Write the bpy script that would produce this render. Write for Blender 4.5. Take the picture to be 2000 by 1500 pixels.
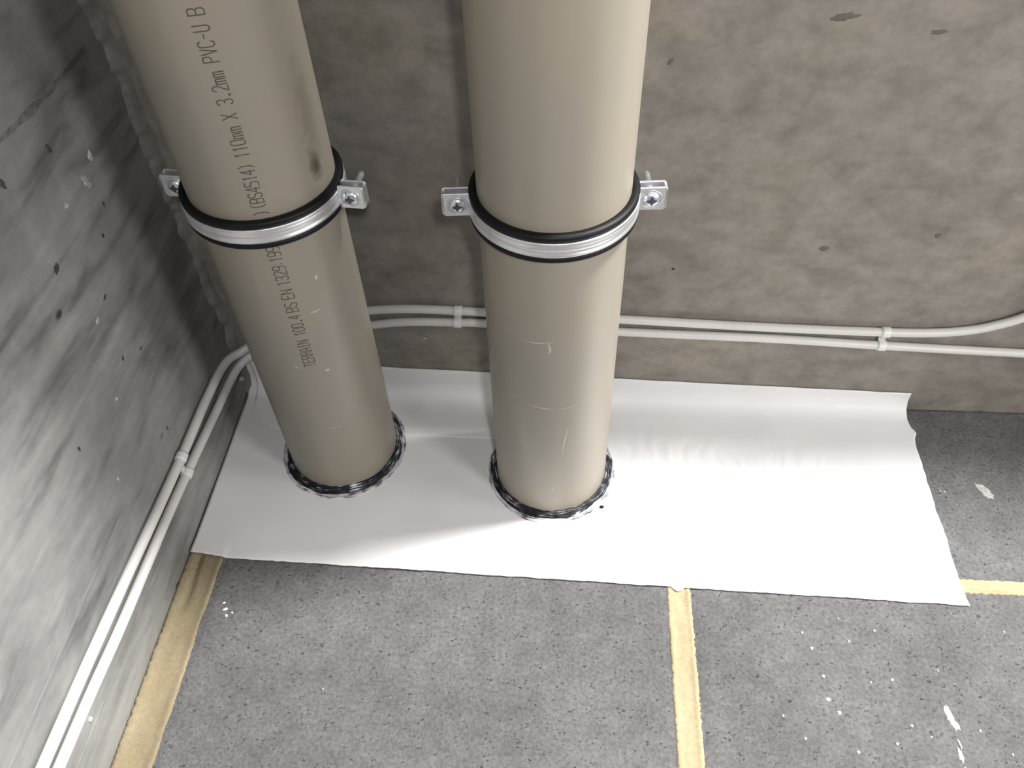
import bpy, bmesh, math, random
from math import sin, cos, pi, radians
from mathutils import Vector, Matrix, noise as mnoise

for o in list(bpy.data.objects):
    bpy.data.objects.remove(o)
S = bpy.context.scene
COL = S.collection

# ------------------------------------------------------------------ camera
CAM = Vector((0.359287, -0.578036, 0.684163))
PITCH, YAW, ROLL, FPX = 0.852865, 0.103212, -0.046347, 1574.17
fwd = Vector((-sin(YAW) * cos(PITCH), cos(YAW) * cos(PITCH), -sin(PITCH)))
rt = fwd.cross(Vector((0, 0, 1))).normalized()
up = rt.cross(fwd)
c_, s_ = cos(ROLL), sin(ROLL)
R_, U_ = rt * c_ + up * s_, up * c_ - rt * s_
cd = bpy.data.cameras.new('camera')
cd.sensor_fit = 'HORIZONTAL'
cd.sensor_width = 36.0
cd.lens = 36.0 * FPX / 2000.0
cd.clip_start = 0.01
cam = bpy.data.objects.new('camera', cd)
M = Matrix((R_, U_, -fwd)).transposed().to_4x4()
M.translation = CAM
cam.matrix_world = M
COL.objects.link(cam)
S.camera = cam

# ------------------------------------------------------------------ light
W = bpy.data.worlds.new('world')
S.world = W
W.use_nodes = True
bg = W.node_tree.nodes['Background']
bg.inputs[0].default_value = (0.96, 1.0, 1.0, 1)
bg.inputs[1].default_value = 0.12

def area(name, loc, target, size, power, color=(1, 1, 1), shape='DISK', size_y=None):
    l = bpy.data.lights.new(name, 'AREA')
    l.shape = shape
    l.size = size
    if size_y:
        l.size_y = size_y
    l.energy = power
    l.color = color
    o = bpy.data.objects.new(name, l)
    o.location = loc
    d = Vector(target) - Vector(loc)
    o.rotation_euler = d.to_track_quat('-Z', 'Y').to_euler()
    COL.objects.link(o)
    return o

# daylight that falls steeply over the top of the low back wall from the right
KD = Vector((0.60, 0.225, 1.0)).normalized()
area('daylight_opening', Vector((0.3, -0.2, 0)) + KD * 4.0, (0.3, -0.2, 0), 0.66, 375, (1.0, 0.99, 0.975))
# added unseen fill light far to the right, close to the plane of the back wall
area('fill_right', (1.95, -0.42, 0.75), (0.4, -0.02, 0.2), 0.45, 9.0, (1.0, 0.95, 0.90), 'SQUARE')
# fill light added in front, out of view to the right
area('fill_front', (1.10, -0.76, 0.58), (0.35, -0.05, 0.25), 0.22, 4.8, (1.0, 0.97, 0.94))
# small added fill above the camera, for thin shadows beside the pipes
area('fill_above', (0.50, -0.95, 1.05), (0.3, 0, 0.15), 0.06, 4.3, (1.0, 0.98, 0.97))

S.view_settings.view_transform = 'Standard'
S.view_settings.look = 'None'
S.view_settings.exposure = 0.0
S.view_settings.gamma = 1.0
S.view_settings.use_curve_mapping = False

# ------------------------------------------------------------------ helpers
def link(name, verts, faces, mat=None, parent=None, smooth=False, uvs=None):
    me = bpy.data.meshes.new(name)
    me.from_pydata([tuple(v) for v in verts], [], faces)
    if mat:
        me.materials.append(mat)
    if smooth:
        me.polygons.foreach_set('use_smooth', [True] * len(me.polygons))
    if uvs:
        ul = me.uv_layers.new(name='UVMap')
        for lp in me.loops:
            ul.data[lp.index].uv = uvs[lp.vertex_index]
    me.update()
    o = bpy.data.objects.new(name, me)
    COL.objects.link(o)
    if parent:
        o.parent = parent
    return o

def from_bm(name, bm, mat=None, parent=None, smooth=False):
    me = bpy.data.meshes.new(name)
    bmesh.ops.recalc_face_normals(bm, faces=bm.faces)
    bm.to_mesh(me)
    bm.free()
    if mat:
        me.materials.append(mat)
    if smooth:
        me.polygons.foreach_set('use_smooth', [True] * len(me.polygons))
    o = bpy.data.objects.new(name, me)
    COL.objects.link(o)
    if parent:
        o.parent = parent
    return o

def empty(name, loc, label=None, cat=None, group=None):
    o = bpy.data.objects.new(name, None)
    o.location = loc
    o.empty_display_size = 0.02
    COL.objects.link(o)
    tag(o, label, cat, group)
    return o

def tag(o, label=None, cat=None, group=None, kind=None):
    if label: o['label'] = label
    if cat: o['category'] = cat
    if group: o['group'] = group
    if kind: o['kind'] = kind
    return o

def bm_box(bm, x0, x1, y0, y1, z0, z1, bev=0.0, seg=2):
    vs = [bm.verts.new(p) for p in ((x0, y0, z0), (x1, y0, z0), (x1, y1, z0), (x0, y1, z0),
                                    (x0, y0, z1), (x1, y0, z1), (x1, y1, z1), (x0, y1, z1))]
    fs = [bm.faces.new([vs[i] for i in f]) for f in ((0, 3, 2, 1), (4, 5, 6, 7), (0, 1, 5, 4),
                                                      (1, 2, 6, 5), (2, 3, 7, 6), (3, 0, 4, 7))]
    if bev:
        es = list({e for f in fs for e in f.edges})
        bmesh.ops.bevel(bm, geom=es, offset=bev, segments=seg, affect='EDGES', profile=0.5)

def nz(x, y=0.0, z=0.0):
    return mnoise.noise(Vector((x, y, z)))

def grid_faces(nu, nv, wrap_u=False):
    f = []
    for i in range(nu if wrap_u else nu - 1):
        for j in range(nv - 1):
            a = i * nv + j
            b = ((i + 1) % nu) * nv + j
            f.append((a, b, b + 1, a + 1))
    return f

def tube(path, r, n=14):
    """tube around a polyline of Vectors -> verts, faces"""
    verts, faces = [], []
    m = len(path)
    prev = None
    for i, p in enumerate(path):
        t = (path[min(i + 1, m - 1)] - path[max(i - 1, 0)]).normalized()
        if prev is None:
            a = t.orthogonal().normalized()
        else:
            a = (prev - t * prev.dot(t)).normalized()
        prev = a
        b = t.cross(a)
        for k in range(n):
            q = 2 * pi * k / n
            verts.append(p + (a * cos(q) + b * sin(q)) * r)
    for i in range(m - 1):
        for k in range(n):
            faces.append((i * n + k, i * n + (k + 1) % n, (i + 1) * n + (k + 1) % n, (i + 1) * n + k))
    faces.append(tuple(range(n - 1, -1, -1)))
    faces.append(tuple((m - 1) * n + k for k in range(n)))
    return verts, faces

def catmull(pts, sub=10):
    P = [Vector(p) for p in pts]
    P = [P[0] * 2 - P[1]] + P + [P[-1] * 2 - P[-2]]
    out = []
    for i in range(1, len(P) - 2):
        for k in range(sub):
            t = k / sub
            a, b, c, d = P[i - 1], P[i], P[i + 1], P[i + 2]
            out.append(0.5 * ((2 * b) + (c - a) * t + (2 * a - 5 * b + 4 * c - d) * t * t + (3 * b - a - 3 * c + d) * t ** 3))
    out.append(P[-2])
    return out

# ------------------------------------------------------------------ materials
class NT:
    def __init__(self, name, rough=0.6, metal=0.0, spec=0.5):
        self.m = bpy.data.materials.new(name)
        self.m.use_nodes = True
        self.t = self.m.node_tree
        self.b = self.t.nodes['Principled BSDF']
        self.b.inputs['Roughness'].default_value = rough
        self.b.inputs['Metallic'].default_value = metal
        self.b.inputs['Specular IOR Level'].default_value = spec
    def n(self, typ, **kw):
        nd = self.t.nodes.new(typ)
        for k, v in kw.items():
            setattr(nd, k, v)
        return nd
    def l(self, a, b):
        self.t.links.new(a, b)
    def coords(self, scale=(1, 1, 1), out='Object', rot=(0, 0, 0), loc=(0, 0, 0)):
        tc = self.n('ShaderNodeTexCoord')
        mp = self.n('ShaderNodeMapping')
        mp.inputs['Scale'].default_value = scale
        mp.inputs['Rotation'].default_value = rot
        mp.inputs['Location'].default_value = loc
        self.l(tc.outputs[out], mp.inputs['Vector'])
        return mp.outputs['Vector']
    def noise(self, vec, scale, detail=4, rough=0.55, dist=0.0):
        nd = self.n('ShaderNodeTexNoise')
        nd.inputs['Scale'].default_value = scale
        nd.inputs['Detail'].default_value = detail
        nd.inputs['Roughness'].default_value = rough
        nd.inputs['Distortion'].default_value = dist
        self.l(vec, nd.inputs['Vector'])
        return nd.outputs['Fac']
    def voro(self, vec, scale, feature='F1', rand=1.0):
        nd = self.n('ShaderNodeTexVoronoi')
        nd.feature = feature
        nd.inputs['Scale'].default_value = scale
        nd.inputs['Randomness'].default_value = rand
        self.l(vec, nd.inputs['Vector'])
        return nd
    def ramp(self, fac, stops):
        nd = self.n('ShaderNodeValToRGB')
        el = nd.color_ramp.elements
        while len(el) < len(stops):
            el.new(0.5)
        for e, (p, c) in zip(el, stops):
            e.position = p
            e.color = (c, c, c, 1) if not isinstance(c, tuple) else (*c, 1)
        self.l(fac, nd.inputs['Fac'])
        return nd.outputs['Color']
    def mix(self, fac, a, b, mode='MIX'):
        nd = self.n('ShaderNodeMix', data_type='RGBA', blend_type=mode)
        for sock, v in ((nd.inputs[0], fac), (nd.inputs[6], a), (nd.inputs[7], b)):
            if isinstance(v, (int, float)):
                sock.default_value = v
            elif isinstance(v, tuple):
                sock.default_value = (*v, 1)
            else:
                self.l(v, sock)
        return nd.outputs[2]
    def math(self, op, a, b=0.0):
        nd = self.n('ShaderNodeMath', operation=op)
        for i, v in enumerate((a, b)):
            if isinstance(v, (int, float)):
                nd.inputs[i].default_value = v
            else:
                self.l(v, nd.inputs[i])
        return nd.outputs[0]
    def color(self, c):
        if isinstance(c, tuple):
            self.b.inputs['Base Color'].default_value = (*c, 1)
        else:
            self.l(c, self.b.inputs['Base Color'])
        return self
    def bump(self, h, strength=0.3, dist=0.002, prev=None):
        nd = self.n('ShaderNodeBump')
        nd.inputs['Strength'].default_value = strength
        nd.inputs['Distance'].default_value = dist
        self.l(h, nd.inputs['Height'])
        if prev is not None:
            self.l(prev, nd.inputs['Normal'])
        self.l(nd.outputs['Normal'], self.b.inputs['Normal'])
        return nd.outputs['Normal']

def concrete_back():
    m = NT('fair_faced_concrete', 0.72, 0, 0.3)
    v = m.coords((1, 1, 1))
    w = m.coords((0.85, 1, 1.2))
    big = m.noise(v, 6.5, 4, 0.55, 0.3)
    mid = m.noise(w, 34, 4, 0.6, 0.25)
    fine = m.noise(v, 140, 3, 0.6)
    a = m.ramp(big, [(0.3, (0.185, 0.165, 0.142)), (0.52, (0.225, 0.207, 0.187)), (0.72, (0.25, 0.226, 0.185))])
    b = m.ramp(mid, [(0.28, 0.72), (0.5, 0.99), (0.72, 1.2)])
    c = m.mix(1.0, a, b, 'MULTIPLY')
    c = m.mix(1.0, c, m.ramp(fine, [(0.3, 0.92), (0.7, 1.06)]), 'MULTIPLY')
    pit = m.voro(v, 17)
    pm = m.ramp(pit.outputs['Distance'], [(0.035, 1.0), (0.085, 0.0)])
    sel = m.ramp(m.noise(v, 11, 1), [(0.56, 0.0), (0.6, 1.0)])
    pf = m.mix(1.0, pm, sel, 'MULTIPLY')
    c = m.mix(pf, c, (0.10, 0.092, 0.08))
    m.color(c)
    h = m.math('ADD', m.math('MULTIPLY', mid, 0.7), m.math('MULTIPLY', fine, 0.25))
    m.bump(h, 0.25, 0.002)
    return m.m

def concrete_left():
    m = NT('board_marked_concrete', 0.55, 0, 0.35)
    v = m.coords((1, 1, 1))
    st = m.coords((1, 1.0, 5.0), rot=(radians(-3), 0, 0))
    big = m.noise(v, 6.5, 4, 0.55, 0.5)
    streak = m.noise(st, 9, 4, 0.55, 0.35)
    fine = m.noise(v, 120, 4, 0.6)
    a = m.ramp(big, [(0.3, (0.15, 0.149, 0.140)), (0.5, (0.225, 0.224, 0.217)), (0.72, (0.285, 0.284, 0.272))])
    b = m.ramp(streak, [(0.32, 0.45), (0.46, 0.90), (0.64, 1.2)])
    c = m.mix(0.85, a, b, 'MULTIPLY')
    c = m.mix(1.0, c, m.ramp(fine, [(0.3, 0.93), (0.7, 1.05)]), 'MULTIPLY')
    pv = m.coords((1, 0.8, 1.2))
    pit = m.voro(pv, 24)
    pm = m.ramp(pit.outputs['Distance'], [(0.05, 1.0), (0.11, 0.0)])
    sel = m.ramp(m.noise(v, 14, 1), [(0.55, 0.0), (0.6, 1.0)])
    pf = m.mix(1.0, pm, sel, 'MULTIPLY')
    c = m.mix(pf, c, (0.045, 0.044, 0.04))
    m.color(c)
    h = m.math('ADD', m.math('MULTIPLY', streak, 0.8), m.math('MULTIPLY', fine, 0.2))
    m.bump(m.math('SUBTRACT', h, m.math('MULTIPLY', pf, 0.9)), 0.3, 0.002)
    return m.m

def simple_concrete(name, col):
    m = NT(name, 0.7, 0, 0.3)
    v = m.coords((1, 1, 1))
    n1 = m.noise(v, 40, 5, 0.6, 0.4)
    m.color(m.mix(1.0, col, m.ramp(n1, [(0.3, 0.75), (0.7, 1.15)]), 'MULTIPLY'))
    m.bump(n1, 0.4, 0.003)
    return m.m

def board_mat():
    m = NT('cellular_insulation_board', 0.85, 0, 0.2)
    v = m.coords((1, 1, 1))
    big = m.noise(v, 9, 4, 0.6, 0.3)
    mid = m.noise(v, 60, 4, 0.65)
    fine = m.noise(v, 300, 4, 0.75)
    a = m.ramp(big, [(0.3, (0.098, 0.097, 0.097)), (0.7, (0.138, 0.136, 0.135))])
    c = m.mix(1.0, a, m.ramp(mid, [(0.3, 0.82), (0.7, 1.14)]), 'MULTIPLY')
    c = m.mix(1.0, c, m.ramp(fine, [(0.25, 0.55), (0.5, 1.0), (0.75, 1.38)]), 'MULTIPLY')
    # dark pores
    pv = m.coords((1, 1.25, 1), rot=(0, 0, 0.5))
    pw = m.mix(0.02, pv, m.noise(v, 260, 2))
    p = m.voro(pw, 190)
    pm = m.ramp(p.outputs['Distance'], [(0.16, 1.0), (0.30, 0.0)])
    sel = m.ramp(m.noise(v, 120, 3), [(0.50, 0.0), (0.58, 1.0)])
    pf = m.mix(1.0, pm, sel, 'MULTIPLY')
    c = m.mix(m.math('MULTIPLY', pf, 0.85), c, (0.03, 0.03, 0.032))
    # pale grains
    g = m.voro(m.coords((1.1, 1, 1), loc=(3, 1, 0)), 95)
    gm = m.ramp(g.outputs['Distance'], [(0.07, 1.0), (0.13, 0.0)])
    gs = m.ramp(m.noise(m.coords(loc=(4, 2, 1)), 24, 2), [(0.64, 0.0), (0.70, 1.0)])
    gf = m.mix(1.0, gm, gs, 'MULTIPLY')
    c = m.mix(m.math('MULTIPLY', gf, 0.55), c, (0.6, 0.59, 0.57))
    m.color(c)
    h = m.math('SUBTRACT', m.math('ADD', m.math('MULTIPLY', mid, 0.5), m.math('MULTIPLY', fine, 0.4)), m.math('MULTIPLY', pf, 0.8))
    m.bump(h, 0.7, 0.0014)
    return m.m

def foam_mat(name='expanding_foam', k=1.0):
    m = NT(name, 0.8, 0, 0.25)
    v = m.coords((1, 1, 1))
    a = m.noise(v, 18, 4, 0.6)
    f = m.noise(v, 320, 3, 0.6)
    c = m.ramp(a, [(0.3, (0.335 * k, 0.272 * k, 0.165 * k)), (0.7, (0.40 * k, 0.33 * k, 0.212 * k))])
    c = m.mix(1.0, c, m.ramp(f, [(0.3, 0.88), (0.7, 1.08)]), 'MULTIPLY')
    m.color(c)
    m.bump(f, 0.3, 0.0008)
    return m.m

def sheet_mat():
    m = NT('white_membrane', 0.45, 0, 0.32)
    v = m.coords((1, 1, 1))
    a = m.noise(v, 14, 3, 0.5)
    c = m.ramp(a, [(0.3, (0.73, 0.725, 0.73)), (0.7, (0.78, 0.775, 0.78))])
    m.color(c)
    s = m.coords((1.0, 0.12, 1))
    rid = m.noise(s, 150, 3, 0.6)
    tex = m.noise(v, 260, 2, 0.5)
    h = m.math('ADD', m.math('MULTIPLY', rid, 0.6), m.math('MULTIPLY', tex, 0.15))
    m.bump(h, 0.10, 0.0008)
    return m.m

def plain(name, col, rough, metal=0.0, spec=0.5, ns=0, amt=0.1, bump=0.0):
    m = NT(name, rough, metal, spec)
    v = m.coords((1, 1, 1))
    n1 = m.noise(v, ns or 60, 3, 0.55)
    m.color(m.mix(1.0, col, m.ramp(n1, [(0.3, 1 - amt), (0.7, 1 + amt)]), 'MULTIPLY'))
    if bump:
        m.bump(n1, bump, 0.001)
    return m.m

def pipe_mat(name, stain=None, k=1.0):
    m = NT(name, 0.40, 0, 0.38)
    v = m.coords((1, 1, 1))
    st = m.coords((6, 6, 0.5))
    a = m.noise(st, 6, 3, 0.5)
    b = m.noise(v, 7, 2, 0.5)
    c = m.ramp(a, [(0.3, (0.268 * k, 0.246 * k, 0.205 * k)), (0.7, (0.292 * k, 0.268 * k, 0.224 * k))])
    c = m.mix(1.0, c, m.ramp(b, [(0.3, (0.96, 0.97, 1.0)), (0.7, (1.05, 1.02, 0.98))]), 'MULTIPLY')
    if stain:
        for (p, r, s, col) in stain:
            vm = m.n('ShaderNodeVectorMath', operation='DISTANCE')
            mp = m.coords(s, loc=tuple(-q * k for q, k in zip(p, s)))
            m.l(mp, vm.inputs[0])
            vm.inputs[1].default_value = (0, 0, 0)
            dn = m.math('ADD', vm.outputs['Value'], m.math('MULTIPLY', m.math('SUBTRACT', m.noise(v, 160, 4, 0.65), 0.5), r * 1.6))
            f = m.ramp(dn, [(r * 0.35, 1.0), (r, 0.0)])
            c = m.mix(f, c, col)
    m.color(c)
    m.b.inputs['Coat Weight'].default_value = 0.06
    m.b.inputs['Coat Roughness'].default_value = 0.2
    return m.m

def sealant_mat(name, seed, lo, hi):
    """brushed black mastic with white primer streaks running round the pipe (UV: u round, v out)"""
    m = NT(name, 0.5, 0, 0.22)
    v = m.coords((1, 1, 1), 'UV', loc=(seed, seed * 0.37, 0))
    s = m.coords((7, 260, 1), 'UV', loc=(seed, seed, 0))
    a = m.noise(s, 3.0, 4, 0.6, 0.5)
    b = m.noise(v, 26, 2, 0.5)
    f = m.math('ADD', a, m.math('MULTIPLY', m.math('SUBTRACT', b, 0.5), 0.55))
    c = m.ramp(f, [(lo, (0.006, 0.006, 0.009)), ((lo + hi) / 2, (0.09, 0.09, 0.11)), (hi, (0.66, 0.66, 0.68))])
    m.color(c)
    m.bump(a, 0.4, 0.001)
    return m.m

M_back = concrete_back()
M_left = concrete_left()
M_mortar = simple_concrete('corner_mortar', (0.19, 0.19, 0.178))
M_slab = simple_concrete('slab_concrete', (0.22, 0.21, 0.2))
M_board = board_mat()
M_foam = foam_mat()
M_foam2 = foam_mat('aged_foam', 0.68)
M_sheet = sheet_mat()
M_patch = plain('white_patch', (0.80, 0.80, 0.80), 0.5, ns=20, amt=0.03)
M_pipeL = pipe_mat('taupe_pvc_stained_shaded', [((0.0515, -0.0195, 0.3605), 0.0065, (1, 1, 0.5), (0.045, 0.038, 0.028)),
                                         ((0.0525, -0.0165, 0.40), 0.011, (1, 1, 0.25), (0.21, 0.185, 0.145))], 0.9)  # overall colour darkened to paint in this pipe's shade; stains are its own
M_pipeR = pipe_mat('taupe_pvc', None, 1.03)
M_ink = plain('brown_ink', (0.055, 0.047, 0.038), 0.6, ns=400, amt=0.35)
M_scr = plain('scuffed_pvc', (0.47, 0.44, 0.38), 0.7, ns=300, amt=0.15)
M_rub = plain('black_rubber', (0.005, 0.005, 0.006), 0.5, spec=0.25, ns=80, amt=0.2)
M_zinc = plain('zinc_plated_steel', (0.80, 0.81, 0.83), 0.38, 0.85, ns=140, amt=0.06)
M_zinc2 = plain('zinc_plated_screw', (0.76, 0.79, 0.84), 0.28, 0.9, ns=200, amt=0.08)
M_recess = plain('screw_recess', (0.10, 0.11, 0.14), 0.5, 0.8)
M_cable = plain('white_cable_sheath', (0.60, 0.585, 0.565), 0.38, ns=30, amt=0.04)
M_clip = plain('white_nylon_clip', (0.68, 0.68, 0.66), 0.35, ns=30, amt=0.03)
M_paint = plain('white_paint', (0.83, 0.82, 0.80), 0.55, ns=90, amt=0.05)
M_pit = plain('dark_pit', (0.06, 0.059, 0.055), 0.9, spec=0.1, ns=500, amt=0.4)
M_chip = plain('pale_chip', (0.33, 0.33, 0.315), 0.8, ns=350, amt=0.35)
M_seals = [sealant_mat('mastic_bead_a', 1.3, 0.51, 0.66), sealant_mat('mastic_smear_a', 2.1, 0.30, 0.54),
           sealant_mat('mastic_bead_b', 5.7, 0.51, 0.66), sealant_mat('mastic_smear_b', 7.9, 0.28, 0.52)]

# ------------------------------------------------------------------ the room
HB = 0.55            # top of the low back wall
bm = bmesh.new()
bm_box(bm, -0.15, 2.3, 0.0, 0.14, -0.10, HB)
bm_box(bm, -0.15, 0.44, 0.0, 0.14, HB, 1.45)  # unseen tall part, added to keep daylight off the left wall corner
wb = from_bm('wall_back', bm, M_back)
tag(wb, 'bare warm grey concrete wall behind the two pipes', kind='structure')
bm = bmesh.new()
bm_box(bm, -0.15, 0.0, -1.7, 0.0, -0.10, 1.45)
wl = from_bm('wall_left', bm, M_left)
tag(wl, 'rough streaked concrete wall along the left side', kind='structure')

# lumpy mortar fillet in the vertical corner
# yard beyond the low wall
bm = bmesh.new()
bm_box(bm, -2.5, 4.5, 0.14, 1.9, -0.10, -0.05)
tag(from_bm('floor_beyond', bm, M_slab), 'concrete ground beyond the low wall', kind='structure')
bm = bmesh.new()
bm_box(bm, -2.5, 4.5, 1.9, 2.05, -0.10, 2.4)
tag(from_bm('wall_beyond', bm, M_back), 'concrete wall far beyond the low wall', kind='structure')
vs = []
n = 320
prof = 7
for i in range(n):
    z = 0.002 + (HB - 0.01) * i / (n - 1)
    leg = 0.009 + 0.004 * nz(z * 14, 3.1) + 0.006 * nz(z * 55, 1.7) + 0.003 * nz(z * 150, 2.7)
    leg2 = 0.008 + 0.004 * nz(z * 22, 8.1)
    for k in range(prof):
        t = k / (prof - 1)
        bulge = 0.0012 * sin(pi * t) * (1 + 1.5 * nz(z * 90, k * 0.9))
        x = leg2 * t + bulge * 0.7 + 0.0002
        y = -leg * (1 - t) - bulge * 0.7 - 0.0002
        vs.append((x, y, z))
fil = link('corner_fillet', vs, grid_faces(n, prof), M_mortar, wl, True)

# low formwork ridges along the left wall
def ridge(y0, y1, z0, z1, w, h, seed):
    vs, n = [], 70
    for i in range(n):
        t = i / (n - 1)
        y = y0 + (y1 - y0) * t
        z = z0 + (z1 - z0) * t + 0.0012 * nz(t * 9, seed)
        ww = w * (0.75 + 0.5 * nz(t * 14, seed + 4))
        for (dz, hh) in ((-ww, 0), (-ww * 0.35, h), (ww * 0.35, h), (ww, 0)):
            vs.append((0.0001 + hh * (0.8 + 0.4 * nz(t * 30, seed)), y, z + dz))
    link('formwork_ridge', vs, grid_faces(n, 4), M_left, wl, True)
ridge(-0.245, -0.70, 0.1275, 0.124, 0.0035, 0.0005, 2.0)
ridge(-0.20, -0.70, 0.042, 0.050, 0.0026, 0.0004, 5.0)

def seam(pts, w, seed):
    P = catmull([(0, y, z) for y, z in pts], 14)
    vs = []
    for i, p in enumerate(P):
        ww = w * (0.7 + 0.9 * nz(i * 0.12, seed) + 0.4 * nz(i * 0.5, seed))
        ww = max(ww, 0.0004)
        for dz, h in ((-ww, 0.0), (0.0, 0.0003), (ww, 0.0)):
            vs.append((0.0001 + h, p.y, p.z + dz))
    link('formwork_seam', vs, grid_faces(len(P), 3), M_seam, wl, True)
M_seam = plain('seam_stain', (0.125, 0.124, 0.115), 0.85, spec=0.15, ns=90, amt=0.45)
seam([(-0.175, 0.4145), (-0.154, 0.4135), (-0.1145, 0.4112), (-0.0765, 0.4107), (-0.03, 0.411)], 0.0030, 3.3)
# pits and pale chips in the left wall
random.seed(4)
def blob(name, cy, cz, ry, rz, mat, parent, axis='x', off=0.0003, seed=0, rot=0.0, h=0.0005):
    n = 30
    ctr, ring = [], []
    for k in range(n):
        q = 2 * pi * k / n
        rr = 1 + 0.45 * nz(cos(q) * 1.4 + seed * 3.7, sin(q) * 1.4, seed) + 0.35 * nz(cos(q) * 4.5 + seed * 1.7, sin(q) * 4.5, seed)
        a, b = ry * rr * cos(q), rz * rr * sin(q)
        a, b = a * cos(rot) - b * sin(rot), a * sin(rot) + b * cos(rot)
        ring.append((a, b))
    def P(a, b, d):
        if axis == 'x': return (d, cy + a, cz + b)
        if axis == 'y': return (cy + a, -d, cz + b)
        return (cy + a, cz + b, d)
    vs = [P(a, b, off * 0.3) for a, b in ring] + [P(a * 0.75, b * 0.75, off + h) for a, b in ring] + [P(0, 0, off + h * 1.3)]
    fs = [(k, (k + 1) % n, n + (k + 1) % n, n + k) for k in range(n)] + [(n + k, n + (k + 1) % n, 2 * n) for k in range(n)]
    return link(name, vs, fs, mat, parent, True)
for i, (y, z, a, b, r) in enumerate([(-0.1397, 0.2674, 0.0045, 0.0016, 0.3), (-0.1166, 0.3838, 0.0030, 0.0048, 0.3), (-0.172, 0.3935, 0.003, 0.0055, 0.2),
                                     (-0.1694, 0.3215, 0.0050, 0.0038, 0.8), (-0.1566, 0.2156, 0.0035, 0.0018, 0.9), (-0.1318, 0.2015, 0.0016, 0.0026, 0),
                                     (-0.09, 0.318, 0.0016, 0.003, 0), (-0.108, 0.302, 0.002, 0.0028, 0.4), (-0.152, 0.118, 0.0013, 0.0036, 0), (-0.245, 0.212, 0.0016, 0.003, 0.2)]):
    blob('pit', y, z, a * 0.75, b * 0.75, M_pit, wl, 'x', 0.0001, i, r, 0.0001)
for i, (y, z, a, b, r) in enumerate([(-0.0955, 0.3420, 0.0040, 0.0075, 0.5), (-0.079, 0.353, 0.003, 0.004, 0), (-0.128, 0.345, 0.003, 0.002, 0), (-0.16, 0.262, 0.0028, 0.0018, 0.4), (-0.186, 0.2, 0.002, 0.0015, 0)]):
    blob('pale_chip', y, z, a, b, M_chip, wl, 'x', 0.0004, i + 20, r, 0.0006)
for i, (x, z, a, b, r) in enumerate([(0.5451, 0.4213, 0.009, 0.0026, 0.15), (0.6129, 0.4108, 0.006, 0.0018, 0.1), (0.4285, 0.3882, 0.0035, 0.0016, 0.8),
                                     (0.5836, 0.2158, 0.004, 0.003, 0), (0.4541, 0.1883, 0.0014, 0.0014, 0), (0.6754, 0.2322, 0.0025, 0.003, 0)]):
    o = blob('pit', x, z, a, b, M_slab, wb, 'y', 0.0002, i + 40, r, 0.0002)
    o.data.materials[0] = M_pit if i == 4 else bpy.data.materials.get('pit_grey') or plain('pit_grey', (0.115, 0.105, 0.09), 0.8)
blob('plaster_speck', 0.2097, 0.0874, 0.0030, 0.0015, M_chip, wb, 'y', 0.0004, 61, 0.1, 0.001)

# floor slab with the insulation boards and the foam joints laid on it
bm = bmesh.new()
bm_box(bm, 0.0, 2.3, -1.7, 0.0, -0.10, -0.05)
fl = from_bm('floor', bm, M_slab)
tag(fl, 'grey insulation board floor with pale foam filled joints', kind='structure')

def board(x0, x1, y0, y1, seed):
    random.seed(seed)
    nx, ny = 60, 60
    vs = []
    def ex(t, s): return 0.0012 * nz(t * 60, s + seed) + 0.0008 * nz(t * 190, s + seed + 9)
    for i in range(nx):
        for j in range(ny):
            u, w = i / (nx - 1), j / (ny - 1)
            x, y = x0 + (x1 - x0) * u, y0 + (y1 - y0) * w
            if i == 0: x += ex(y, 1)
            if i == nx - 1: x += ex(y, 2)
            if j == 0: y += ex(x, 3)
            if j == ny - 1: y += ex(x, 4)
            z = 0.0004 * nz(x * 30, y * 30, seed) + 0.0003 * nz(x * 110, y * 110, seed)
            if i in (0, nx - 1) or j in (0, ny - 1): z -= 0.0012
            vs.append((x, y, min(z, 0.0)))
    fs = grid_faces(nx, ny)
    # skirt down to the slab
    rim = [i * ny for i in range(nx)] + [(nx - 1) * ny + j for j in range(1, ny)] + [i * ny + ny - 1 for i in range(nx - 2, -1, -1)] + [j for j in range(ny - 2, 0, -1)]
    base = len(vs)
    for k in rim:
        vs.append((vs[k][0], vs[k][1], -0.05))
    m = len(rim)
    for k in range(m):
        fs.append((rim[k], base + k, base + (k + 1) % m, rim[(k + 1) % m]))
    o = link('insulation_board', vs, fs, M_board, fl, False)
    return o
JY = -0.209
b_fl = board(0.034, 0.4575, -1.15, JY - 0.006, 1)
b_fr = board(0.4770, 1.10, -1.15, JY - 0.006, 2)
b_bl = board(0.034, 0.60, JY + 0.006, -0.001, 3)
b_br = board(0.604, 1.10, JY + 0.006, -0.001, 4)
board(0.034, 1.10, -1.69, -1.16, 5)
board(1.108, 1.70, -1.15, -0.001, 6)
board(1.708, 2.29, -1.15, -0.001, 7)

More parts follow.
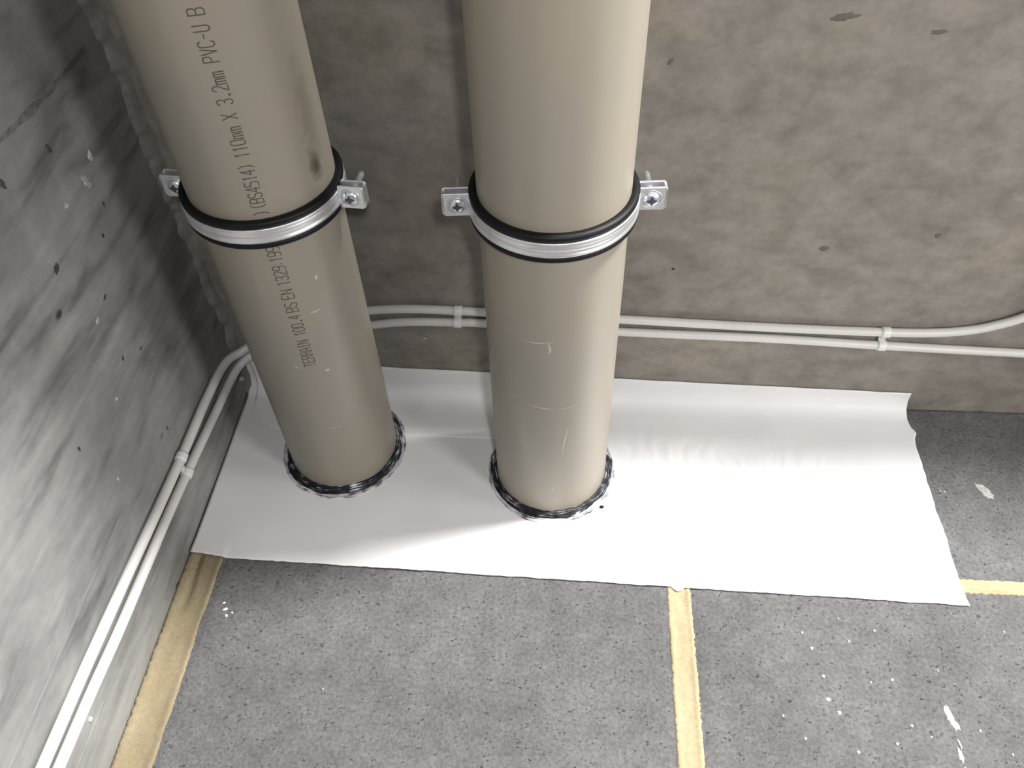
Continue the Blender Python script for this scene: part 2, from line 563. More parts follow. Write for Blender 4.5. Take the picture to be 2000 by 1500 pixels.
def foam(p0, p1, wl_, wr_, seed, n=260, m=13, dip=0.0030, lip=0.0011, crease=None, mat=None):
    """foam strip running from p0 to p1; wl_/wr_ half widths to left/right of travel"""
    p0, p1 = Vector(p0), Vector(p1)
    d = (p1 - p0)
    L = d.length
    d /= L
    nrm = Vector((d.y, -d.x))
    vs = []
    for i in range(n):
        t = i / (n - 1)
        s = t * L
        a = wl_ * (1 + 0.04 * nz(s * 40, seed)) + 0.0014 * nz(s * 230, seed + 3) + 0.0014 * nz(s * 613, seed + 5)
        b = wr_ * (1 + 0.04 * nz(s * 40, seed + 7)) + 0.0014 * nz(s * 230, seed + 11) + 0.0014 * nz(s * 613, seed + 6)
        for j in range(m):
            q = -1 + 2 * j / (m - 1)
            off = q * (b if q > 0 else a)
            z = lip - (dip + lip) * (1 - abs(q) ** 3) + 0.0006 * nz(s * 45, q * 1.5, seed) + 0.0003 * nz(s * 160, q * 4, seed)
            if abs(q) > 0.99:
                z = -0.0012
            if crease:
                cpos = crease + 0.12 * nz(s * 25, seed + 2)
                z -= 0.0042 * math.exp(-((q - cpos) / 0.13) ** 2) * max(0, min(1, 1.6 - abs(s - (L - 0.215)) / 0.025))
            vs.append((p0.x + d.x * s + nrm.x * off, p0.y + d.y * s + nrm.y * off, z))
    fs = grid_faces(n, m)
    top = len(vs)
    for i in range(n):
        for j in (0, m - 1):
            x, y, z = vs[i * m + j]
            vs.append((x, y, -0.045))
    for i in range(n - 1):
        a = top + i * 2
        fs.append((i * m, a, a + 2, (i + 1) * m))
        fs.append((i * m + m - 1, (i + 1) * m + m - 1, a + 3, a + 1))
    return link('foam_joint', vs, fs, mat or M_foam, fl, True)
foam((0.0178, -1.15), (0.0178, -0.02), 0.0172, 0.0176, 1.0, n=1000, crease=-0.35, mat=M_foam2)
foam((0.4672, -1.15), (0.4672, JY - 0.002), 0.0108, 0.0112, 4.0, n=900, dip=0.0012)
foam((0.04, JY), (1.10, JY), 0.0072, 0.0072, 8.0, n=900, dip=0.0008)

# white paint drops on the boards
def splat(x, y, a, b, r, seed, parent):
    return blob('paint_splash', x, y, a, b, M_paint, parent, 'z', 0.0002, seed, r, 0.0006)
for i, (x, y, a, b, r) in enumerate([(0.6792, -0.326, 0.0028, 0.0075, 0.15), (0.6822, -0.3345, 0.0022, 0.0045, 0.2), (0.6795, -0.358, 0.0017, 0.0050, 0.1), (0.6810, -0.349, 0.0009, 0.0035, 0.2),
                                     (0.578, -0.276, 0.0013, 0.0013, 0), (0.5835, -0.300, 0.0015, 0.0013, 0), (0.584, -0.3195, 0.0018, 0.0015, 0), (0.591, -0.330, 0.0016, 0.0016, 0),
                                     (0.572, -0.262, 0.0010, 0.0009, 0), (0.606, -0.247, 0.0008, 0.0008, 0), (0.635, -0.257, 0.0010, 0.0010, 0), (0.611, -0.268, 0.0009, 0.0009, 0),
                                     (0.622, -0.303, 0.0009, 0.0008, 0), (0.64, -0.30, 0.0014, 0.0012, 0), (0.647, -0.337, 0.0012, 0.001, 0), (0.632, -0.352, 0.0011, 0.0011, 0),
                                     (0.68, -0.29, 0.0008, 0.0008, 0), (0.70, -0.338, 0.0009, 0.0009, 0), (0.72, -0.355, 0.0008, 0.0010, 0), (0.60, -0.36, 0.0014, 0.0012, 0),
                                     (0.545, -0.335, 0.0009, 0.0011, 0), (0.56, -0.352, 0.0011, 0.0009, 0), (0.66, -0.345, 0.0009, 0.0009, 0), (0.746, -0.252, 0.0008, 0.0008, 0)]):
    splat(x, y, a, b, r, i + 70, b_fr)
blob('pale_scuff', 0.7745, -0.1045, 0.0055, 0.0090, M_chip, b_br, 'z', 0.0002, 101, 0.55, 0.0003)
for i, (x, y, a, b) in enumerate([(0.0536, -0.268, 0.0025, 0.0012), (0.0565, -0.274, 0.0012, 0.0016), (0.0505, -0.262, 0.0016, 0.0008), (0.061, -0.271, 0.0009, 0.0009), (0.16, -0.335, 0.0006, 0.0006)]):
    splat(x, y, a, b, 0.4, i + 110, b_fl)

# ------------------------------------------------------------------ membrane sheet
P1 = Vector((0.126612, -0.079238))
P2 = Vector((0.345788, -0.097439))
PR = 0.055
FR = 0.019          # fold radius at the wall
ZS = 0.0009         # mid height of the sheet

def fold(y_flat, off=0.0):
    """distance s measured from the wall foot outward (negative = up the wall) -> (y, z)"""
    r = FR - off
    q = FR * pi / 2
    if y_flat >= FR:                      # flat on the floor
        return -(y_flat + 0.0) - 0.0014 + 0.0, ZS + off
    s = FR - y_flat                       # arc length from the fold start
    if s < q:
        a = s / FR
        return -(0.0014 + FR) + r * sin(a), ZS + FR - r * cos(a)
    return -(0.0014 + FR) + r, ZS + FR + (s - q)

def sheet_top(x):
    t = max(0, min(1, (x - 0.02) / 0.70))
    return 0.0455 + (0.0255 - 0.0455) * t + 0.0006 * nz(x * 30, 2.2)

nx, ny = 300, 150
vs = []
for i in range(nx):
    u = i / (nx - 1)
    for j in range(ny):
        w = j / (ny - 1)
        xr = 0.7225
        x = 0.0022 + (xr - 0.0022) * u
        h = sheet_top(x)
        top_s = FR - (FR * pi / 2 + (h - ZS - FR))
        front = 0.2145 + 0.0135 * u ** 1.0 - 0.0040 * max(0, 1 - u / 0.05) + 0.0007 * nz(x * 55, 1.3) + 0.0005 * nz(x * 210, 4.4)
        s = front + (top_s - front) * w
        y, z = fold(s)
        # ragged right hand edge
        if i > nx - 14:
            k = (i - (nx - 14)) / 13
            e = 0.0007 * nz(s * 120, 9.0) + 0.0010 * nz(s * 35, 6.0)
            e += 0.0045 * math.exp(-((s - 0.034) / 0.007) ** 2)
            e += 0.0020 * max(0, (s - 0.20) / 0.03) - 0.0010
            x += e * k
        if s > FR:
            z += 0.00045 * nz(x * 22, y * 22, 5) * min(1, (s - FR) / 0.02)
            # small ridges pulled across the right hand part
            wgt = math.exp(-((s - 0.085) / 0.035) ** 2) * max(0, min(1, (x - 0.405) / 0.03)) * max(0, min(1, (0.69 - x) / 0.12))
            z += 0.0008 * wgt * nz(x * 150 + 2 * nz(x * 20, y * 30), y * 22, 7)
            z += 0.0009 * max(0, (s - front + 0.010) / 0.010) * max(0, nz(x * 28, 12.3) + 0.15)
            if u < 0.05: z += 0.0010 * max(0, (s - front + 0.02) / 0.02)
        vs.append((x, y, z))
sh = link('membrane_sheet', vs, grid_faces(nx, ny), M_sheet, None, True)
so = sh.modifiers.new('thick', 'SOLIDIFY')
so.thickness = 0.0011
so.offset = 0
tag(sh, 'white membrane sheet on the floor, turned up at the back wall', 'sheet')

# paler thin patch over the sheet behind the pipes, with a rounded corner
nx, ny = 120, 60
vs = []
for i in range(nx):
    u = i / (nx - 1)
    x = 0.012 + (0.345 - 0.012) * u
    low = 0.0615
    if x < 0.067:
        t = (0.067 - x) / 0.055
        low = 0.0615 - 0.050 * (1 - math.sqrt(max(0, 1 - t * t))) - 0.0
    low = max(low, 0.0205)
    h = sheet_top(x) - 0.0015
    top_s = FR - (FR * pi / 2 + (h - ZS - FR))
    for j in range(ny):
        s = low + (top_s - low) * j / (ny - 1)
        y, z = fold(s, 0.00095)
        if s > FR:
            z += 0.00045 * nz(x * 22, y * 22, 5) * min(1, (s - FR) / 0.02)
        vs.append((x, y, z))
pa = link('pale_patch', vs, grid_faces(nx, ny), M_patch, sh, True)
so = pa.modifiers.new('thick', 'SOLIDIFY')
so.thickness = 0.0006
so.offset = 0
tag(pa, 'paler thin patch with a rounded corner')
# torn flap of the sheet over the middle foam joint
vs = []
for i in range(9):
    for j in range(5):
        u, w = i / 8, j / 4
        x = 0.4590 + 0.0165 * u
        y = -0.2215 - (0.0008 + 0.0062 * w) * (1 - abs(2 * u - 0.9) ** 1.5) - 0.0
        vs.append((x, y, 0.0016 - 0.0022 * w * w + 0.0002))
fp = link('torn_flap', vs, grid_faces(9, 5), M_sheet, sh, True)
so = fp.modifiers.new('thick', 'SOLIDIFY')
so.thickness = 0.0007

# ------------------------------------------------------------------ pipes
def on_pipe(az, z, r=PR):
    return Vector((r * cos(az), r * sin(az), z))

ZB = 0.0019
def make_pipe(name, c, mat, label):
    root = empty(name, (c.x, c.y, ZB), label, 'pipe', 'plastic pipes through the floor')
    n, top = 96, 1.35
    zs = [0.0, 0.3, 0.6, 0.9, top]
    vs = []
    for i in range(n):
        a = 2 * pi * i / n
        for z in zs:
            vs.append(on_pipe(a, z))
        vs.append(on_pipe(a, top, PR - 0.0032))
        vs.append(on_pipe(a, 0.0, PR - 0.0032))
        vs.append(on_pipe(a, 0.0))
    k = len(zs) + 3
    link('barrel', vs, grid_faces(n, k, True), mat, root, True)
    return root

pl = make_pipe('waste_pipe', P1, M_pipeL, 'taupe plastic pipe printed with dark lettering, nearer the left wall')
pr = make_pipe('waste_pipe', P2, M_pipeR, 'plain taupe plastic pipe without lettering, in the middle of the picture')

def ribbon(root, pts, w, mat, name='scratch', r=PR + 0.00012):
    """mark lying on the barrel: pts = [(az_deg, z)], tapered"""
    vs = []
    P = catmull([(a, z * 1000, 0) for a, z in pts], 8)
    m = len(P)
    for i, p in enumerate(P):
        t = P[min(i + 1, m - 1)] - P[max(i - 1, 0)]
        ta = Vector((radians(t.x) * PR, t.y / 1000)).normalized()
        nn = Vector((-ta.y, ta.x))
        ww = w * (0.15 + sin(pi * (i + 0.5) / m)) * (0.8 + 0.6 * nz(i * 0.7, p.y))
        for k in (-0.5, 0.5):
            a = radians(p.x) + nn.x * ww * k / PR
            vs.append(on_pipe(a, p.y / 1000 + nn.y * ww * k - ZB, r))
    return link(name, vs, grid_faces(m, 2), mat, root)
ribbon(pr, [(-115, 0.2425), (-104, 0.2415), (-95, 0.2425), (-86, 0.2445)], 0.0011, M_scr)
ribbon(pr, [(-92, 0.243), (-90, 0.236), (-91, 0.231)], 0.0022, M_scr)
ribbon(pr, [(-131, 0.176), (-125, 0.170), (-120, 0.168)], 0.0012, M_scr)
ribbon(pr, [(-110, 0.1655), (-96, 0.1645), (-86, 0.1640)], 0.0010, M_scr)
ribbon(pr, [(-84, 0.1640), (-73, 0.1645), (-64, 0.167), (-56, 0.169)], 0.0010, M_scr)
ribbon(pr, [(-73, 0.138), (-75, 0.127), (-77, 0.115), (-78, 0.098)], 0.0014, M_scr)
ribbon(pr, [(-134, 0.0795), (-132, 0.0785)], 0.0024, M_scr)
ribbon(pr, [(-86, 0.047), (-87, 0.041)], 0.0010, M_scr)
ribbon(pr, [(-92, 0.010), (-84, 0.0105), (-78, 0.0125)], 0.0008, M_scr)
ribbon(pl, [(-47, 0.277), (-47.5, 0.2725)], 0.0022, M_scr)
ribbon(pl, [(-60, 0.244), (-56, 0.243), (-51, 0.2435)], 0.0012, M_scr)
ribbon(pl, [(-62, 0.176), (-58, 0.1755)], 0.0026, M_scr)
ribbon(pl, [(-88, 0.187), (-82, 0.1845)], 0.0008, M_scr)
ribbon(pl, [(-80, 0.102), (-68, 0.100), (-55, 0.104)], 0.0006, M_scr)
ribbon(pl, [(-48, 0.116), (-43, 0.119)], 0.0008, M_scr)
ribbon(pl, [(-150, 0.283), (-149, 0.281)], 0.0014, M_scr)

# printed lettering: single-stroke characters on a 4 x 7 grid
F = {
 'T': [[(0, 7), (4, 7)], [(2, 7), (2, 0)]],
 'E': [[(4, 7), (0, 7), (0, 0), (4, 0)], [(0, 3.6), (3.2, 3.6)]],
 'R': [[(0, 0), (0, 7), (3, 7), (4, 6.2), (4, 4.4), (3, 3.6), (0, 3.6)], [(2, 3.6), (4, 0)]],
 'A': [[(0, 0), (0, 4), (2, 7), (4, 4), (4, 0)], [(0, 2.5), (4, 2.5)]],
 'I': [[(2, 0), (2, 7)], [(1, 0), (3, 0)], [(1, 7), (3, 7)]],
 'N': [[(0, 0), (0, 7), (4, 0), (4, 7)]],
 '1': [[(1, 5.6), (2.2, 7), (2.2, 0)]],
 '0': [[(1, 0), (0, 1.2), (0, 5.8), (1, 7), (3, 7), (4, 5.8), (4, 1.2), (3, 0), (1, 0)]],
 '.': [[(1.6, 0), (1.6, 0.7), (2.4, 0.7), (2.4, 0), (1.6, 0)]],
 ':': [[(1.8, 1.4), (2.3, 1.4)], [(1.8, 4.6), (2.3, 4.6)]],
 '4': [[(3, 0), (3, 7), (0, 2.2), (4, 2.2)]],
 'B': [[(0, 0), (0, 7), (3, 7), (4, 6.2), (4, 4.5), (3, 3.6), (0, 3.6)], [(3, 3.6), (4, 2.8), (4, 0.9), (3, 0), (0, 0)]],
 'S': [[(4, 6), (3, 7), (1, 7), (0, 6), (0, 4.6), (1, 3.7), (3, 3.3), (4, 2.4), (4, 1), (3, 0), (1, 0), (0, 1)]],
 '3': [[(0, 6), (1, 7), (3, 7), (4, 6), (4, 4.6), (3, 3.6), (1.5, 3.6)], [(3, 3.6), (4, 2.6), (4, 1), (3, 0), (1, 0), (0, 1)]],
 '2': [[(0, 5.8), (1, 7), (3, 7), (4, 5.8), (4, 4.5), (0, 0), (4, 0)]],
 '9': [[(0.3, 0), (2.5, 0), (4, 1.4), (4, 5.8), (3, 7), (1, 7), (0, 5.8), (0, 4.2), (1, 3.1), (3, 3.1), (4, 4)]],
 '5': [[(4, 7), (0, 7), (0, 4), (3, 4), (4, 3), (4, 1), (3, 0), (0, 0)]],
 '(': [[(3, 7.4), (1.4, 5.4), (1.4, 1.6), (3, -0.4)]],
 ')': [[(1, 7.4), (2.6, 5.4), (2.6, 1.6), (1, -0.4)]],
 'm': [[(0, 0), (0, 4.6), (1.5, 4.6), (2, 4.1), (2, 0)], [(2, 4.1), (2.5, 4.6), (3.5, 4.6), (4, 4.1), (4, 0)]],
 'X': [[(0, 0), (4, 7)], [(0, 7), (4, 0)]],
 'P': [[(0, 0), (0, 7), (3, 7), (4, 6), (4, 4.4), (3, 3.4), (0, 3.4)]],
 'V': [[(0, 7), (2, 0), (4, 7)]],
 'C': [[(4, 5.8), (3, 7), (1, 7), (0, 5.8), (0, 1.2), (1, 0), (3, 0), (4, 1.2)]],
 '-': [[(0.6, 3.5), (3.4, 3.5)]],
 'U': [[(0, 7), (0, 1.2), (1, 0), (3, 0), (4, 1.2), (4, 7)]],
}
tv, tf = [], []
LH, AZ0 = 0.0094, radians(-73.2)     # letter height, middle of the line of print
def stroke(a, b, w):
    """a, b: (z, up) in metres on the unrolled barrel; 'up' of the letters points to the left"""
    A, B = Vector(a), Vector(b)
    d = B - A
    L = d.length
    if L < 1e-6: return
    d /= L
    nrm = Vector((-d.y, d.x)) * w / 2
    A2, B2 = A - d * w * 0.4, B + d * w * 0.4
    k = max(1, int(L / 0.0012))
    base = len(tv)
    for i in range(k + 1):
        p = A2.lerp(B2, i / k)
        for s in (-1, 1):
            q = p + nrm * s
            tv.append(on_pipe(AZ0 - q.y / PR, q.x - ZB, PR + 0.0001))
    for i in range(k):
        j = base + 2 * i
        tf.append((j, j + 2, j + 3, j + 1))
def word(txt, z0, z1):
    n = len(txt)
    pitch = (z1 - z0) / (n - 0.22)
    cw = pitch * 0.74
    for i, ch in enumerate(txt):
        for pl_ in F[ch]:
            for a, b in zip(pl_[:-1], pl_[1:]):
                f = lambda p: (z0 + i * pitch + p[0] / 4 * cw, (p[1] / 7 - 0.5) * LH)
                stroke(f(a), f(b), 0.00066)
for txt, a, b in (('TERRAIN', 0.1855, 0.2165), ('100.4', 0.2226, 0.2448), ('BS', 0.2488, 0.2582), ('EN', 0.2626, 0.2722),
                  ('1329', 0.2768, 0.2957), (':', 0.2965, 0.2992), ('1999', 0.3002, 0.3190), (')', 0.3425, 0.3455), ('(BS4514)', 0.3480, 0.3835),
                  ('110mm', 0.3887, 0.4110), ('X', 0.4165, 0.4202), ('3.2mm', 0.4265, 0.4480), ('PVC-U', 0.4540, 0.4762), ('B', 0.4820, 0.4860)):
    tv, tf = [], []
    word(txt, a, b)
    link('printed_word', tv, tf, M_ink, pl)

# ------------------------------------------------------------------ mastic seals round the pipe feet
def seal(c, seed, mb, ms, label, drip):
    root = empty('sealant_ring', (c.x, c.y, 0.0016), label, 'sealant', 'mastic seals at the pipe feet')
    n = 288
    # bead
    prof = 9
    vs, uv = [], []
    for i in range(n):
        a = 2 * pi * i / n
        ca, sa = cos(a), sin(a)
        w = 0.0074 + 0.0026 * nz(ca * 2.2, sa * 2.2, seed) + 0.0006 * nz(ca * 12, sa * 12, seed)
        h = 0.0056 + 0.0022 * nz(ca * 2.0, sa * 2.0, seed + 5)
        for k in range(prof):
            t = k / (prof - 1)
            r = PR + 0.0002 + w * t
            z = h * (1 - t) ** 1.25 + 0.0009 * sin(pi * t) + 0.00035 * nz(ca * 9, sa * 9, t * 7 + seed)
            vs.append((r * ca, r * sa, max(z, -0.0002)))
            uv.append((i / n * 1.0, t * 0.01))
    bead = link('bead', vs, grid_faces(n, prof, True), mb, root, True, uv)
    # brushed smear
    prof = 7
    vs, uv = [], []
    for i in range(n):
        a = 2 * pi * i / n
        ca, sa = cos(a), sin(a)
        rag = 0.0010 * nz(ca * 26, sa * 26, seed) + 0.0006 * nz(ca * 60, sa * 60, seed)
        ro = PR + 0.0108 + 0.0024 * nz(ca * 1.5, sa * 1.5, seed + 2) + rag
        ri = PR + 0.0045
        for k in range(prof):
            t = k / (prof - 1)
            r = ri + (ro - ri) * t
            z = 0.0006 + 0.0003 * nz(ca * 15, sa * 15, t * 9 + seed)
            if k == prof - 1: z = -0.0004
            vs.append((r * ca, r * sa, z))
            uv.append((i / n * 1.0, 0.02 + t * 0.014))
    sm = link('smear', vs, grid_faces(n, prof, True), ms, root, True, uv)
    if drip:
        d = blob('drip', drip[0] - c.x, drip[1] - c.y, 0.0022, 0.0015, M_rub, root, 'z', 0.0003, 3, 0.3, 0.0012)
    return root
seal(P1, 1.0, M_seals[0], M_seals[1], 'black mastic ring at the foot of the lettered pipe', None)
seal(P2, 6.0, M_seals[2], M_seals[3], 'black mastic ring at the foot of the plain pipe', (0.3974, -0.1424))

# ------------------------------------------------------------------ pipe clamps
def lathe(profile, a0, a1, n, closed=True):
    """closed (r, z) profile swept from a0 to a1"""
    vs = []
    full = abs(a1 - a0 - 2 * pi) < 1e-6
    m = len(profile)
    for i in range(n):
        a = a0 + (a1 - a0) * i / (n if full else n - 1)
        for r, z in profile:
            vs.append((r * cos(a), r * sin(a), z))
    fs = []
    for i in range(n if full else n - 1):
        for j in range(m):
            p, q = i * m, ((i + 1) % n) * m
            fs.append((p + j, q + j, q + (j + 1) % m, p + (j + 1) % m))
    if not full:
        fs.append(tuple(range(m)))
        fs.append(tuple((n - 1) * m + j for j in range(m - 1, -1, -1)))
    return vs, fs

def make_clamp(c, zc, rot, label):
    root = empty('pipe_clamp', (c.x, c.y, zc), label, 'clamp', 'pipe clamps with rubber lining')
    root.rotation_euler.z = rot
    # rubber lining with lips over the band edges
    p = [(0.0552, -0.0108), (0.0572, -0.0114), (0.0600, -0.0110), (0.0608, -0.0098), (0.0606, -0.0066), (0.0592, -0.0062), (0.0592, 0.0062),
         (0.0606, 0.0066), (0.0608, 0.0096), (0.0600, 0.0110), (0.0572, 0.0114), (0.0552, 0.0110)]
    vs, fs = lathe(p, 0, 2 * pi, 120)
    link('rubber_lining', vs, fs, M_rub, root, True)
    # two steel half bands with a pressed rib
    out = [(0.0592, -0.0060), (0.0606, -0.0061), (0.0612, -0.0053), (0.0612, -0.0043), (0.0605, -0.0033), (0.0602, -0.0017), (0.0609, -0.0003), (0.0614, 0.0013),
           (0.0609, 0.0028), (0.0605, 0.0040), (0.0612, 0.0050), (0.0610, 0.0060), (0.0592, 0.0060)]
    g = 0.10
    for a0, a1 in ((pi + g, 2 * pi - g), (g, pi - g)):
        vs, fs = lathe(out, a0, a1, 80)
        link('steel_band', vs, fs, M_zinc, root, True)
    # ears: front and back plates joined by a folded end
    for s in (1, -1):
        bm = bmesh.new()
        # plate outlines in the x-z plane with a slightly tapered end
        def plate(y0, y1, x0=0.0590, x1=0.0800):
            pts = [(x0, -0.0093), (x1 - 0.0022, -0.0095), (x1 - 0.0008, -0.0080), (x1, 0.0), (x1 - 0.0002, 0.0084), (x1 - 0.0012, 0.0096), (x0, 0.0095)]
            lo = [bm.verts.new((s * x, y0, z)) for x, z in pts]
            hi = [bm.verts.new((s * x, y1, z)) for x, z in pts]
            k = len(pts)
            fs_ = [bm.faces.new(lo), bm.faces.new(hi[::-1])] + [bm.faces.new((lo[i], lo[(i + 1) % k], hi[(i + 1) % k], hi[i])) for i in range(k)]
        plate(-0.0066, -0.0048)
        plate(0.0008, 0.0026)
        # folded outer end
        pts = [(-0.0066, 0.0782), (-0.0066, 0.0800), (0.0026, 0.0800), (0.0026, 0.0782)]
        lo = [bm.verts.new((s * x, y, -0.0080)) for y, x in pts]
        hi = [bm.verts.new((s * x, y, 0.0084)) for y, x in pts]
        bm.faces.new(lo); bm.faces.new(hi[::-1])
        for i in range(4):
            bm.faces.new((lo[i], lo[(i + 1) % 4], hi[(i + 1) % 4], hi[i]))
        bmesh.ops.recalc_face_normals(bm, faces=bm.faces)
        bmesh.ops.bevel(bm, geom=[e for e in bm.edges], offset=0.0004, segments=2, affect='EDGES')
        from_bm('ear', bm, M_zinc, root)
        # screw: domed head with a cross recess, shank and rounded tip
        cx = s * 0.0690
        bm = bmesh.new()
        prof = [(0.0, -0.0096), (0.0026, -0.0094), (0.0046, -0.0087), (0.0058, -0.0076), (0.0062, -0.0066), (0.0026, -0.0062),
                (0.0026, 0.0195), (0.0025, 0.0240), (0.0018, 0.0258), (0.0, 0.0262)]
        n = 24
        rings = []
        for r, y in prof:
            if r == 0:
                rings.append([bm.verts.new((cx, y, 0))])
            else:
                rings.append([bm.verts.new((cx + r * cos(2 * pi * k / n), y, r * sin(2 * pi * k / n))) for k in range(n)])
        for a, b in zip(rings[:-1], rings[1:]):
            for k in range(n):
                if len(a) == 1: bm.faces.new((a[0], b[k], b[(k + 1) % n]))
                elif len(b) == 1: bm.faces.new((a[k], b[0], a[(k + 1) % n]))
                else: bm.faces.new((a[k], b[k], b[(k + 1) % n], a[(k + 1) % n]))
        sc = from_bm('screw', bm, M_zinc2, root, True)
        # pressed ring round the screw
        vs, fs = lathe([(0.0066, 0.0), (0.0072, 0.0004), (0.0079, 0.0)], 0, 2 * pi, 32)
        vs = [(cx + x, -0.0066 - z, y) for x, y, z in vs]
        link('washer', vs, fs, M_zinc, sc, True)
        bm = bmesh.new()
        k1, k2 = 0.0036, 0.0009
        pts = []
        for a in range(4):
            q = a * pi / 2
            for (r, w) in ((k1, -k2 * 0.5), (k1, k2 * 0.5), (k2 * 1.5, k2 * 1.5)):
                pts.append((r * cos(q) - w * sin(q), r * sin(q) + w * cos(q)))
        lo = [bm.verts.new((cx + x, -0.0096 + (x * x + z * z) * 30, z)) for x, z in pts]
        ctr = bm.verts.new((cx, -0.0096, 0))
        for i in range(len(lo)):
            bm.faces.new((ctr, lo[i], lo[(i + 1) % len(lo)]))
        for v in bm.verts: v.co.y -= 0.00012
        from_bm('cross_recess', bm, M_recess, sc)
    # boss and stud back to the wall
    bm = bmesh.new()
    gap = -c.y
    prof = [(0.0068, 0.0608), (0.0068, 0.0608 + min(0.012, (gap - 0.0608) * 0.6)), (0.0038, 0.0608 + min(0.012, (gap - 0.0608) * 0.6)), (0.0038, gap + 0.0)]
    n = 6
    rings = [[bm.verts.new((r * cos(2 * pi * k / n), y, r * sin(2 * pi * k / n))) for k in range(n)] for r, y in prof]
    for a, b in zip(rings[:-1], rings[1:]):
        for k in range(n):
            bm.faces.new((a[k], b[k], b[(k + 1) % n], a[(k + 1) % n]))
    bm.faces.new(rings[0]); bm.faces.new(rings[-1][::-1])
    st = from_bm('wall_stud', bm, M_zinc, root)
    st.rotation_euler.z = -rot
    return root
make_clamp(P1, 0.3283, radians(-4.5), 'steel clamp with black rubber lining around the lettered pipe')
make_clamp(P2, 0.3368, radians(4.5), 'steel clamp with black rubber lining around the plain middle pipe')

# ------------------------------------------------------------------ cables
CR = 0.0044
def cable(pts, label):
    vs, fs = tube(catmull(pts, 10), CR, 16)
    o = link('cable', vs, fs, M_cable, None, True)
    return tag(o, label, 'cable', 'white cables clipped to the walls')
c1 = [(0.0058, -1.30, 0.112), (0.0058, -0.80, 0.105), (0.0058, -0.4356, 0.1000), (0.0058, -0.3252, 0.0965), (0.0058, -0.2278, 0.0905), (0.0058, -0.1617, 0.0872),
      (0.0060, -0.0876, 0.0858), (0.0102, -0.0418, 0.0856), (0.0226, -0.0225, 0.0843), (0.048, -0.0095, 0.097), (0.080, -0.0056, 0.112), (0.120, -0.0055, 0.1235), (0.1596, -0.0055, 0.1303),
      (0.2015, -0.0055, 0.1338), (0.2526, -0.0055, 0.1328), (0.2769, -0.0055, 0.1318), (0.4089, -0.0055, 0.1270), (0.553, -0.0055, 0.1213), (0.664, -0.0055, 0.1188),
      (0.7129, -0.0055, 0.1200), (0.7441, -0.0055, 0.1251), (0.7646, -0.0055, 0.1327), (0.7832, -0.0055, 0.1430), (0.82, -0.0055, 0.172), (0.86, -0.0055, 0.22), (0.885, -0.0055, 0.30), (0.89, -0.0055, 0.45), (0.89, -0.0055, 0.64)]
c2 = [(0.0058, -1.30, 0.096), (0.0058, -0.80, 0.088), (0.0058, -0.4299, 0.0800), (0.0058, -0.3185, 0.0740), (0.0058, -0.222, 0.0712), (0.0058, -0.1574, 0.0668),
      (0.0060, -0.0818, 0.0600), (0.0125, -0.0370, 0.0655), (0.0244, -0.0208, 0.0722), (0.050, -0.0095, 0.083), (0.080, -0.0056, 0.093), (0.120, -0.0055, 0.102), (0.1588, -0.0055, 0.1098),
      (0.1992, -0.0055, 0.1158), (0.2513, -0.0055, 0.1167), (0.2761, -0.0055, 0.1165), (0.4101, -0.0055, 0.1098), (0.5561, -0.0055, 0.1060), (0.6696, -0.0055, 0.1003),
      (0.8042, -0.0055, 0.0948), (1.0, -0.0055, 0.088), (1.6, -0.0055, 0.08), (2.2, -0.0055, 0.08)]
cable(c1, 'upper white cable that bends up the back wall at the right')
cable(c2, 'lower white cable running level along the back wall to the right edge')

def clip(pos_a, pos_b, along, normal, label):
    """double cable clip: saddles round both cables, joined by a bridge with a screw"""
    A, B = Vector(pos_a), Vector(pos_b)
    nrm, al = Vector(normal), Vector(along).normalized()
    mid = (A + B) / 2
    root = empty('cable_clip', mid - nrm * 0.0055, label, 'cable clip', 'white double cable clips')
    o0 = mid - nrm * 0.0055
    for C in (A, B):
        path = [C + al * (0.0040 * (k / 4 - 0.5) * 2) for k in range(5)]
        vs, fs = tube(path, CR + 0.0010, 20)
        vs = [v - o0 for v in vs]
        # stay off the wall
        vs2 = []
        for v in vs:
            d = v.dot(nrm)
            vs2.append(v + nrm * max(0, 0.0003 - d))
        link('saddle', vs2, fs, M_clip, root, True)
    ax = (B - A)
    L = ax.length
    ax /= L
    bm = bmesh.new()
    bm_box(bm, -0.0034, 0.0034, -max(L / 2 - CR, 0.0015), max(L / 2 - CR, 0.0015), 0.0003, 0.0036, 0.0005)
    T = Matrix((al, ax, nrm)).transposed()
    bmesh.ops.transform(bm, matrix=T.to_4x4(), verts=bm.verts)
    from_bm('bridge', bm, M_clip, root)
    vs, fs = lathe([(0.0006, 0.0), (0.0022, 0.0), (0.0021, 0.0006), (0.0010, 0.0012), (0.0006, 0.0012)], 0, 2 * pi, 16)
    vs = [T @ Vector((x, y, z + 0.0036)) for x, y, z in vs]
    link('nail_head', vs, fs, M_zinc2, root, True)
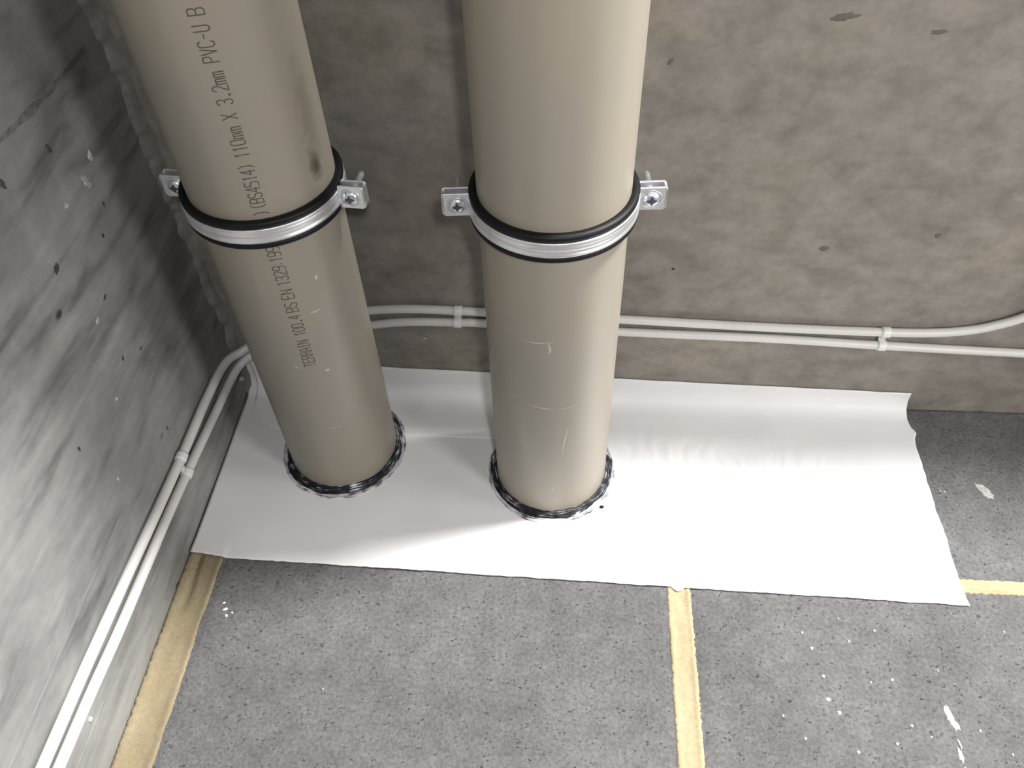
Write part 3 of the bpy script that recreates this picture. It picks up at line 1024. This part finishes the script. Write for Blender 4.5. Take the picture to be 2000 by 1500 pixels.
clip((0.2495, -0.0055, 0.1328), (0.2480, -0.0055, 0.1165), (1, 0, 0), (0, -1, 0), 'small white double cable clip between the two pipes')
clip((0.6650, -0.0055, 0.1188), (0.6665, -0.0055, 0.1004), (1, 0, -0.03), (0, -1, 0), 'small white double cable clip on the back wall right of the pipes')
clip((0.0058, -0.1620, 0.0872), (0.0058, -0.1660, 0.0672), (0, 1, 0.0), (1, 0, 0), 'small white double cable clip on the left wall')

# plaster crumbs stuck under the lower cable on the left wall
vs = []
n = 60
for i in range(n):
    t = i / (n - 1)
    y = -0.245 - 0.085 * t
    w = 0.0028 * (0.7 + nz(t * 16, 2.0)) * sin(pi * min(1, t * 1.05 + 0.02)) + 0.0006
    zc = 0.0683 + 0.0028 * t - 0.0
    for k, (dz, hh) in enumerate(((0.004, 0.002), (0.001, 0.0046), (-w * 0.6, 0.0036), (-w - 0.0006, 0.0002))):
        vs.append((hh * (0.9 + 0.3 * nz(t * 30, k)), y, zc + dz))
pc = link('plaster_streak', vs, grid_faces(n, 4), M_paint, wl, True)
o = blob('plaster_speck', -0.2492, 0.0620, 0.0035, 0.0016, M_paint, wl, 'x', 0.0006, 131, 0.2, 0.002)
blob('plaster_speck', -0.388, 0.0553, 0.0022, 0.0017, M_paint, wl, 'x', 0.0006, 133, 0.2, 0.001)
blob('plaster_speck', -0.232, 0.1535, 0.0016, 0.0022, M_chip, wl, 'x', 0.0006, 134, 0.2, 0.001)

# wall plug low in the corner behind the lettered pipe
wp = empty('wall_plug', (0.0, -0.0135, 0.029), 'small pale wall plug low on the left wall near the corner', 'wall plug')
vs, fs = lathe([(0.0008, 0.0), (0.0032, 0.0), (0.0033, 0.0030), (0.0024, 0.0042), (0.0008, 0.0044)], 0, 2 * pi, 16)
link('plug_head', [(z + 0.0003, y, x) for x, y, z in vs], fs, M_chip, wp, True)
vs, fs = lathe([(0.0002, 0.0), (0.0009, 0.0), (0.0009, 0.0008), (0.0002, 0.0009)], 0, 2 * pi, 10)
link('pin', [(z + 0.0045, y, x) for x, y, z in vs], fs, M_zinc2, wp, True)
